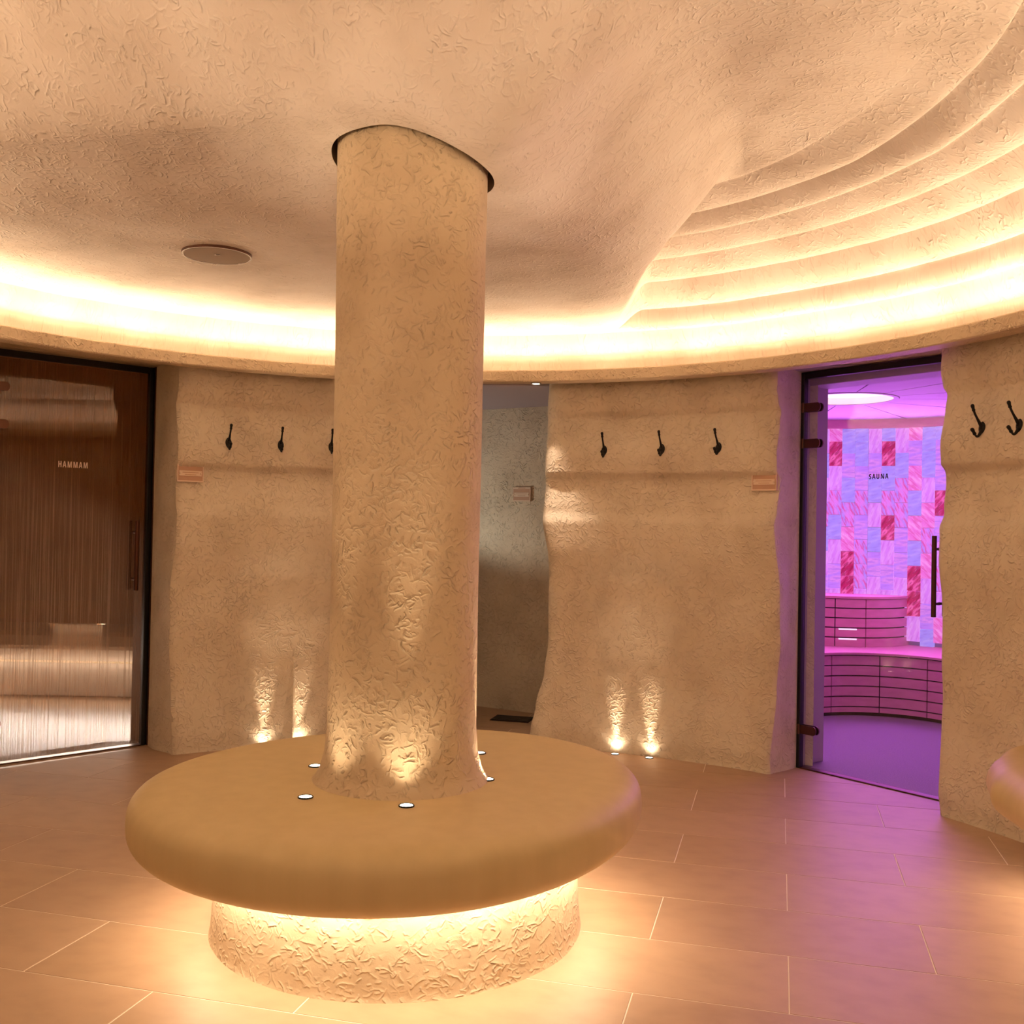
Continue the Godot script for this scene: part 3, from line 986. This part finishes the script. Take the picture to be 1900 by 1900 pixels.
	utop.lathe([Vector2(0.592, 0.815), Vector2(0.592, 0.832)], uc, PI - 1.5, PI + 1.5, 30, uc + Vector3(0, 0.8, 0), true)
	obj("top", utop.done(), M.wood, upper)
	var ub := Mesher.new()
	ub.lathe([Vector2(0.566, 0.4535), Vector2(0.566, 0.83)], uc, PI - 1.5, PI + 1.5, 30, uc, true)
	obj("backing", ub.done(), M.gap, upper)
	var ucuts := [-1.5, -0.1, 0.29, 1.5]
	for k in 3:
		for j in 5:
			var y1 := 0.8115 - j * 0.0735
			obj("slat", arc_board(uc, 0.584, 0.015, y1 - 0.0645, y1, PI + ucuts[k] + 0.006, PI + ucuts[k + 1] - 0.006, 14, false), M.wood, upper)
	for k in 2:  # added glowing streaks imitate pale reflection-like lines across the slats
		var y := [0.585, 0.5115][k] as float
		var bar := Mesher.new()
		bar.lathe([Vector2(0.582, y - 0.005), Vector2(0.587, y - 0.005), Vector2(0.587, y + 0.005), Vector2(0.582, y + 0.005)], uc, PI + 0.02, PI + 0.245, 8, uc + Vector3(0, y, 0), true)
		tag(obj("glow_streak", bar.done(), glow(Color(0.95, 0.85, 1.0), 1.1)), ["thin white glowing streak on the slatted drum, upper of two", "thin white glowing streak on the slatted drum, lower of two"][k], "light", "glowing streaks on the drum")

func brick_mesh(size: Vector3, variant: int) -> ArrayMesh:
	var r := RandomNumberGenerator.new()
	r.seed = 70 + variant
	var m := Mesher.new()
	m.box(Transform3D(), size, 0.003)
	for k in m.v.size():
		m.t[k] = Vector2(m.v[k].x / size.x + 0.5, 0.5 - m.v[k].y / size.y)
		if m.v[k].z > 0: m.v[k].z += 0.004 * sin(m.v[k].x * 60 + variant * 2) * cos(m.v[k].y * 40 + variant)
	return m.done()

func build_hammam() -> void:
	var A := Vector3(-2.115, 0, -5.90)
	var u := Vector3(-0.725, 0, 0.689).normalized()
	var d := door("door_1", A + u * 0.915, -u, "HAMMAM", "dark bronze glass steam room door streaked with condensation", M.glass_bronze, 0.469, 0.158, 0.034, M.letter)
	# condensation running down the inner side of the glass
	var im := Image.create(512, 512, false, Image.FORMAT_RGBA8)
	var nz := FastNoiseLite.new()
	nz.seed = 17
	nz.frequency = 0.05
	nz.fractal_octaves = 4
	var gr := RandomNumberGenerator.new()
	gr.seed = 3
	for x in 512:
		var s := clampf(nz.get_noise_2d(x * 1.6, 0.0) * 1.3 + 0.42, 0.0, 1.0)
		var s2 := clampf(nz.get_noise_2d(x * 5.0, 900.0) * 1.6 + 0.4, 0.0, 1.0)
		for y in 512:
			var run := clampf(nz.get_noise_2d(x * 4.0, y * 0.10 + 300.0) * 1.8 + 0.55, 0.0, 1.0)
			var al := 0.26 + 0.62 * s2 * run * (0.35 + 0.65 * s) + gr.randf() * 0.08
			im.set_pixel(x, y, Color(0.86, 0.74, 0.62, clampf(al, 0, 1)))
	var fog := mat(Color.WHITE, 0.6)
	fog.albedo_texture = ImageTexture.create_from_image(im)
	fog.transparency = BaseMaterial3D.TRANSPARENCY_ALPHA
	fog.backlight_enabled = true
	fog.backlight = Color(1, 1, 1)
	var st := Mesher.new()
	st.grid(1, 1, func(a: float, b: float) -> Vector3: return Vector3(0.03 + a * 0.855, 0.014 + b * 2.14, -0.0105), func(a: float, b: float, _q: Vector3) -> Vector2: return Vector2(a, 1.0 - b), Vector3(0.4, 1, 1), false)
	obj("condensation", st.done(), fog, d)
	# reveal inside
	var z := Vector3(-0.689, 0, -0.725).normalized()
	var rev := Mesher.new()
	for e: float in [-0.05, 0.965]:
		rev.box(Transform3D(Basis(u, Vector3.UP, u.cross(Vector3.UP)), A + u * e + z * 0.10 + Vector3(0, 1.1, 0)), Vector3(0.1, 2.2, 0.2), 0.004)
	tag(obj("trim_4", rev.done(), M.hammam), "brown reveal behind the steam room door glass", "reveal", "", "structure")
	# the room
	var rm := Mesher.new()
	var x0 := -4.7
	var x1 := -1.95
	var zb := -8.0
	rm.box(Transform3D(Basis(), Vector3((x0 + x1) / 2, 1.1, zb - 0.05)), Vector3(x1 - x0, 2.4, 0.1), 0.01)
	rm.box(Transform3D(Basis(), Vector3(x0 - 0.05, 1.1, -6.5)), Vector3(0.1, 2.4, 3.2), 0.01)
	rm.box(Transform3D(Basis(), Vector3(x1 + 0.05, 1.1, -7.0)), Vector3(0.1, 2.4, 2.0), 0.01)
	rm.face([Vector3(x0, 2.25, zb), Vector3(x1, 2.25, zb), Vector3(x1, 2.25, -6.05), Vector3(-2.4, 2.25, -5.95), Vector3(-2.95, 2.25, -5.4), Vector3(-3.2, 2.25, -4.9), Vector3(x0, 2.25, -4.9)], Vector3.DOWN)
	rm.face([Vector3(x0, 0, -4.9), Vector3(-3.1, 0, -4.9), Vector3(-3.1, 2.3, -4.9), Vector3(x0, 2.3, -4.9)], Vector3.FORWARD)
	tag(obj("wall_hammam", rm.done(), M.hammam), "dim brown walls of the steam room behind the dark glass", "wall", "", "structure")
	var wet := mat(Color(0.55, 0.45, 0.36), 0.3)
	var wf := Mesher.new()
	wf.face([Vector3(x0, 0.0006, zb), Vector3(x1, 0.0006, zb), Vector3(x1, 0.0006, -6.05), Vector3(-2.35, 0.0006, -5.95), Vector3(-2.9, 0.0006, -5.4), Vector3(x0, 0.0006, -5.2)], Vector3.UP)
	tag(obj("floor_hammam", wf.done(), wet), "wet steam room floor behind the dark glass", "floor", "", "structure")
	# bench along the back with its strip of light
	var b := thing("steam_bench", Vector3(-3.35, 0, -7.45))
	obj("seat", Mesher.new().box(Transform3D(Basis(), Vector3(0, 0.445, 0)), Vector3(2.6, 0.13, 0.62), 0.03).done(), M.pale, b)
	obj("plinth", Mesher.new().box(Transform3D(Basis(), Vector3(0, 0.19, -0.12)), Vector3(2.6, 0.38, 0.28), 0.01).done(), M.pale, b)
	obj("led_strip", Mesher.new().box(Transform3D(Basis(), Vector3(0, 0.27, 0.106)), Vector3(2.5, 0.014, 0.012), 0.002).done(), M.led, b)
	area(Vector3(0, 0.27, 0.118), Vector3(0, -0.12, 1), Vector2(2.4, 0.02), 4.5, Color(1.0, 0.92, 0.84), Vector3.RIGHT, b)
	area(Vector3(0, 0.262, 0.10), Vector3(0, -0.5, -1), Vector2(2.4, 0.02), 0.35, Color(1.0, 0.88, 0.76), Vector3.RIGHT, b)
	tag(b, "plastered bench with a line of light seen through the steam room door", "bench")

func build_alcove() -> void:
	# passage behind the gap between the two back walls
	var al := Mesher.new()
	var p0 := Vector3(-1.15, 0, -7.93)
	var p1 := Vector3(0.72, 0, -6.79)
	var dd := (p1 - p0)
	al.grid(60, 60, func(a: float, b: float) -> Vector3: return p0 + dd * a + Vector3(0, b * 2.16, 0), func(a: float, b: float, _q: Vector3) -> Vector2: return Vector2(a * 2.19, -b * 2.16) / TEX, Vector3(-0.2, 1, -6), false)
	al.box(Transform3D(Basis(Vector3.UP, -atan2(dd.z, dd.x)), (p0 + p1) / 2 + Vector3(0.03, 1.1, -0.06)), Vector3(2.3, 2.3, 0.1), 0.005, 1.0 / TEX)
	al.box(Transform3D(Basis(), Vector3(-1.3, 1.1, -7.0)), Vector3(0.1, 2.3, 2.2), 0.005, 1.0 / TEX)
	tag(obj("wall_passage", al.done(), M.plaster), "cool grey plaster wall deep in the passage behind the column", "wall", "", "structure")
	var ac := Mesher.new()
	ac.box(Transform3D(Basis(), Vector3(-0.25, 2.21, -7.08)), Vector3(2.4, 0.1, 2.0), 0.004)
	tag(obj("ceiling_passage", ac.done(), M.panel), "flat pale ceiling over the passage behind the column", "ceiling", "", "structure")
	var l := thing("passage_lamp", Vector3(-1.2, 1.0, -6.9))
	obj("housing", Mesher.new().box(Transform3D(Basis(), Vector3(-0.02, 0, 0)), Vector3(0.06, 0.12, 0.2), 0.01).done(), M.steel, l)
	obj("lens", Mesher.new().box(Transform3D(Basis(), Vector3(0.012, 0, 0)), Vector3(0.01, 0.08, 0.16), 0.003).done(), glow(Color(0.9, 1.0, 0.9), 2.0), l)
	spot(Vector3(0.05, 0, 0), Vector3(1.0, 0.80, -0.12), 43.0, 0.5, 0.42, Color(1.0, 0.98, 0.90), 0.03, l)
	tag(l, "cool white wall lamp in the passage hidden behind the column", "lamp")
	var g := thing("floor_drain", Vector3(0.03, 0, -6.89))
	g.rotation.y = -0.2595
	obj("frame", Mesher.new().box(Transform3D(Basis(), Vector3(0, 0.002, 0)), Vector3(0.27, 0.006, 0.2), 0.002).done(), M.rubber, g)
	for k in 6:
		obj("slat", Mesher.new().box(Transform3D(Basis(), Vector3(0, 0.006, -0.075 + k * 0.03)), Vector3(0.25, 0.004, 0.016), 0.001).done(), M.iron, g)
	tag(g, "dark rectangular floor drain in the passage behind the column", "drain")

func build_middle(_warm: Color, under: float, beam: float) -> void:
	# column
	var cm := Mesher.new()
	var cr := [[0.455, 0.300], [0.475, 0.283], [0.50, 0.268], [0.56, 0.252], [0.64, 0.246], [1.2, 0.2435], [1.8, 0.246], [2.9, 0.254]]
	cm.grid(160, 160, func(a: float, b: float) -> Vector3:
		var y := 0.455 + 2.4 * b * b * 0.6 + 2.4 * b * 0.4
		var r := table(cr, y, false) + 0.003 * low.get_noise_3d(sin(a * TAU) * 60.0, y * 70.0, cos(a * TAU) * 60.0)
		return C + Vector3(sin(a * TAU) * r, y, -cos(a * TAU) * r), func(a: float, b: float, q: Vector3) -> Vector2: return Vector2(a * 1.6, -q.y) / TEX, C + Vector3(0, 1, 0), true)
	tag(obj("column", cm.done(), M.column), "thick round plaster column rising from the round bench into the ceiling", "column")
	# round bench
	var bench := thing("round_bench", C)
	tag(bench, "round plastered bench with a thick rounded slab around the column", "bench")
	var rad := func(an: float) -> float:             # an from +x towards +z
		return 0.8434 - 0.0167 * cos(an) - 0.0641 * sin(an) - 0.0121 * cos(2 * an) - 0.0406 * sin(2 * an) - 0.0165 * cos(3 * an) - 0.0081 * sin(3 * an)
	var slab := Mesher.new()
	slab.grid(160, 44, func(a: float, b: float) -> Vector3:
		var an := a * TAU
		var r: float = rad.call(an)
		var e := 0.1382
		if b < 0.25: return Vector3(cos(an), 0, sin(an)) * lerpf(0.24, r - e, b / 0.25) + Vector3(0, 0.4651, 0)
		if b > 0.75: return Vector3(cos(an), 0, sin(an)) * lerpf(r - e, 0.5, (b - 0.75) / 0.25) + Vector3(0, 0.2738, 0)
		var t := PI / 2 - (b - 0.25) / 0.5 * PI
		return Vector3(cos(an), 0, sin(an)) * (r - e + e * pow(absf(cos(t)), 0.72)) + Vector3(0, 0.36945 + 0.09565 * pow(absf(sin(t)), 0.72) * signf(sin(t)), 0), func(_a: float, _b: float, q: Vector3) -> Vector2: return Vector2(q.x, q.z), Vector3(0, 0.37, 0), true)
	obj("slab", slab.done(), M.bench, bench)
	var pl := Mesher.new()
	pl.grid(160, 30, func(a: float, b: float) -> Vector3:
		var an := a * TAU
		var r := lerpf(0.604, 0.588, sqrt(b)) + 0.004 * low.get_noise_3d(cos(an) * 90, b * 30, sin(an) * 90)
		return Vector3(cos(an) * r, b * 0.275, sin(an) * r), func(a: float, b: float, _q: Vector3) -> Vector2: return Vector2(a * 3.2, -b * 0.275) / TEX, Vector3(0, 0.1, 0), true)
	obj("plinth", pl.done(), M.plinth, bench)
	var led := Mesher.new()
	led.lathe([Vector2(0.622, 0.274), Vector2(0.622, 0.268), Vector2(0.642, 0.268), Vector2(0.642, 0.274)], Vector3.ZERO, 0, TAU, 96, Vector3(0, 0.5, 0), true)
	obj("led_strip", led.done(), M.led, bench)
	for k in 18:
		var a := TAU * (k + 0.5) / 18
		var e := Vector3(sin(a), 0, -cos(a))
		area(e * 0.632 + Vector3(0, 0.262, 0), Vector3(0, -1, 0) + e * 0.25, Vector2(0.21, 0.018), under, Color(1.0, 0.885, 0.735), Vector3(cos(a), 0, sin(a)), bench)
	# uplights let into the bench top
	var spots := [[-0.662, -3.496], [-0.614, -3.096], [-0.298, -3.022], [-0.065, -3.355], [-0.103, -3.743]]
	var names := ["small bright uplight in the bench top at the column's left edge, farther one", "small bright uplight in the bench top at front left of the column", "small bright uplight in the bench top straight in front of the column", "small bright uplight in the bench top at front right of the column", "small bright uplight in the bench top just behind the column's right edge"]
	for k in 5:
		var p := Vector3(spots[k][0], 0.4665, spots[k][1])
		var t := make_uplight(p, 0.0195, names[k], "uplights in the round bench")
		var inn := (C - p) * Vector3(1, 0, 1)
		spot(Vector3(0, 0.012, 0), Vector3.UP + inn.normalized() * 0.6, 42.0, 1.0, beam * 0.033, Color(1.0, 0.87, 0.70), 0.012, t)
		spot(Vector3(0, 0.014, 0), Vector3.UP + inn.normalized() * 0.03, 14.0, 1.0, beam * 0.45, Color(1.0, 0.87, 0.70), 0.012, t)
	# wall bench on the right
	var wb := thing("wall_bench", Vector3.ZERO)
	tag(wb, "smooth rounded wall bench at the right edge, light glowing beneath it", "bench")
	var rin := [[72.5, 2.68], [73.0, 2.5], [74.0, 2.39], [77.0, 2.24], [82.0, 2.12], [91.0, 2.06], [112.0, 2.06], [117.0, 2.12], [120.0, 2.24], [121.5, 2.39], [122.0, 2.5], [122.5, 2.68]]
	var wm := Mesher.new()
	wm.grid(140, 40, func(a: float, b: float) -> Vector3:
		var deg := 72.5 + 50.0 * (a - sin(a * TAU) / TAU)
		var r := table(rin, deg, false)
		var e := minf(0.12, (2.72 - r) * 0.9)
		if b < 0.25: return pol(lerpf(2.74, r + e, b / 0.25), deg, 0.465)
		if b > 0.75: return pol(lerpf(r + e, 2.74, (b - 0.75) / 0.25), deg, 0.274)
		var t := PI / 2 - (b - 0.25) / 0.5 * PI
		return pol(r + e - e * cos(t), deg, 0.3695 + 0.0955 * sin(t)), func(_a: float, _b: float, q: Vector3) -> Vector2: return Vector2(q.x, q.z), C + Vector3(0, 0.37, 0), false)
	obj("slab", wm.done(), M.bench, wb)
	var wp := Mesher.new()
	wp.lathe([Vector2(2.42, 0.0), Vector2(2.42, 0.276)], C, deg_to_rad(82), deg_to_rad(114), 60, C, false)
	wp.face([pol(2.42, 114, 0), pol(2.75, 114, 0), pol(2.75, 114, 0.276), pol(2.42, 114, 0.276)], pol(2.6, 130, 0) - pol(2.6, 114, 0), 1.0 / TEX)
	wp.face([pol(2.42, 82, 0), pol(2.75, 82, 0), pol(2.75, 82, 0.276), pol(2.42, 82, 0.276)], pol(2.6, 60, 0) - pol(2.6, 82, 0), 1.0 / TEX)
	obj("plinth", wp.done(), M.plaster, wb)
	var wl := Mesher.new()
	wl.lathe([Vector2(2.37, 0.274), Vector2(2.37, 0.268), Vector2(2.39, 0.268), Vector2(2.39, 0.274)], C, deg_to_rad(80), deg_to_rad(115), 60, C + Vector3(0, 0.6, 0), true)
	obj("led_strip", wl.done(), M.led, wb)
	for k in 6:
		var deg := 83.0 + k * 5.6
		var p := pol(2.375, deg, 0.262)
		area(p, Vector3(0, -1, 0) + (C - p).normalized() * Vector3(0.25, 0, 0.25), Vector2(0.21, 0.018), under, Color(1.0, 0.885, 0.735), pol(1, deg + 90, 0) - C, wb)

func build_small(_warm: Color, beam: float) -> void:
	# robe hooks
	var hooks := [[-28.394, 1.748, "black robe hook nearest the steam room door, left of the column"], [-21.999, 1.749, "black robe hook in the middle of three between the steam room door and column"], [-15.679, 1.752, "black robe hook closest to the column's left edge"], [19.485, 1.756, "black robe hook nearest the passage, first of three on the back wall"], [26.927, 1.760, "black robe hook in the middle of three left of the sauna door"], [34.155, 1.761, "black robe hook on the back wall closest to the sauna door"], [66.066, 1.775, "black robe hook on the right wall, nearer the sauna door"], [70.253, 1.770, "black robe hook on the right wall at the photo's right edge"]]
	var proto: Node3D
	for k in hooks.size():
		var h: Node3D
		if k == 0:
			proto = make_hook()
			h = proto
		else:
			h = proto.duplicate()
			h.name = numbered("robe_hook")
			add_child(h)
		var deg: float = hooks[k][0]
		var y: float = hooks[k][1]
		h.transform = frame_at(pol(wall_r(deg, y) + 0.004, deg, y), C - pol(1.0, deg, 0.0))
		tag(h, hooks[k][2], "hook", "black robe hooks")
	# signs
	make_sign(pol(wall_r(-32.7, 1.57) - 0.001, -32.7, 1.572), C - pol(1, -32.7, 0), "small pale notice plate beside the steam room door")
	make_sign(pol(wall_r(39.69, 1.575) - 0.001, 39.69, 1.575), C - pol(1, 39.69, 0), "small pale notice plate beside the sauna door")
	var pn := Vector3(-1.14, 0, 1.87).normalized()
	make_sign(Vector3(0.075, 1.54, -7.185) + pn * 0.004, pn, "small grey notice plate on the passage wall behind the column")
	# floor uplights in pairs along the walls
	var ups := [[21.3, 2.685, "floor uplight by the wall right of the passage, left of the pair"], [25.64, 2.685, "floor uplight by the wall right of the passage, right of the pair"], [-23.1, 2.68, "floor uplight behind the round bench left of the column, left of the pair"], [-18.85, 2.68, "floor uplight behind the round bench left of the column, right of the pair"], [-62.4, 2.67, "floor uplight mirrored in the sauna door, left of the two"], [-66.7, 2.67, "floor uplight mirrored in the sauna door, right of the two"]]
	for e: Array in ups:
		var p := pol(e[1], e[0], 0.0012)
		var t := make_uplight(p, 0.020, e[2], "floor uplights along the walls")
		spot(Vector3(0, 0.012, 0), Vector3.UP + (p - C).normalized() * 0.35, 58.0, 1.0, beam * 0.014, Color(1.0, 0.86, 0.70), 0.012, t)
		spot(Vector3(0, 0.014, 0), Vector3.UP, 14.0, 1.0, beam * 0.22, Color(1.0, 0.86, 0.70), 0.012, t)
	# downlight in the soffit over the passage
	var dl := thing("downlight", pol(2.50, 11.0, 2.1385))
	var rg := Mesher.new()
	rg.lathe([Vector2(0.030, 0.004), Vector2(0.030, -0.004), Vector2(0.022, -0.004), Vector2(0.022, 0.004)], Vector3.ZERO, 0, TAU, 28, Vector3(0, 0.1, 0), true)
	obj("trim_ring", rg.done(), M.steel, dl)
	var ln := Mesher.new()
	ln.grid(24, 3, func(a: float, b: float) -> Vector3: return Vector3(sin(a * TAU) * 0.022 * b, -0.002 - 0.004 * (1 - b * b), -cos(a * TAU) * 0.022 * b), func(a: float, b: float, _q: Vector3) -> Vector2: return Vector2(a, b), Vector3(0, 0.5, 0), true)
	obj("lens", ln.done(), M.lens, dl)
	spot(Vector3(0, -0.02, 0), Vector3(0.10, -1, -0.06), 24.0, 1.0, 0.6, Color(1.0, 0.88, 0.76), 0.012, dl)
	tag(dl, "tiny bright downlight in the cornice above the passage", "light")
	# ceiling speaker
	var sp_ := thing("ceiling_speaker", Vector3(-1.285, 2.447, -4.31))
	var gr := Mesher.new()
	gr.grid(48, 4, func(a: float, b: float) -> Vector3: return Vector3(sin(a * TAU) * 0.138 * b, -0.008 + 0.003 * b * b, -cos(a * TAU) * 0.138 * b), func(a: float, b: float, _q: Vector3) -> Vector2: return Vector2(a, b), Vector3(0, 1, 0), true)
	obj("grille", gr.done(), M.speaker, sp_)
	var rm := Mesher.new()
	rm.lathe([Vector2(0.146, 0.01), Vector2(0.145, -0.006), Vector2(0.138, -0.006), Vector2(0.138, 0.004)], Vector3.ZERO, 0, TAU, 48, Vector3(0, 0.3, 0), true)
	obj("rim", rm.done(), M.bronze_rail, sp_)
	obj("badge", Mesher.new().box(Transform3D(Basis(), Vector3(0.01, -0.0085, 0.03)), Vector3(0.024, 0.002, 0.007), 0.0005).done(), M.bronze_rail, sp_)
	tag(sp_, "round grey loudspeaker set flush in the ceiling left of the column", "speaker")
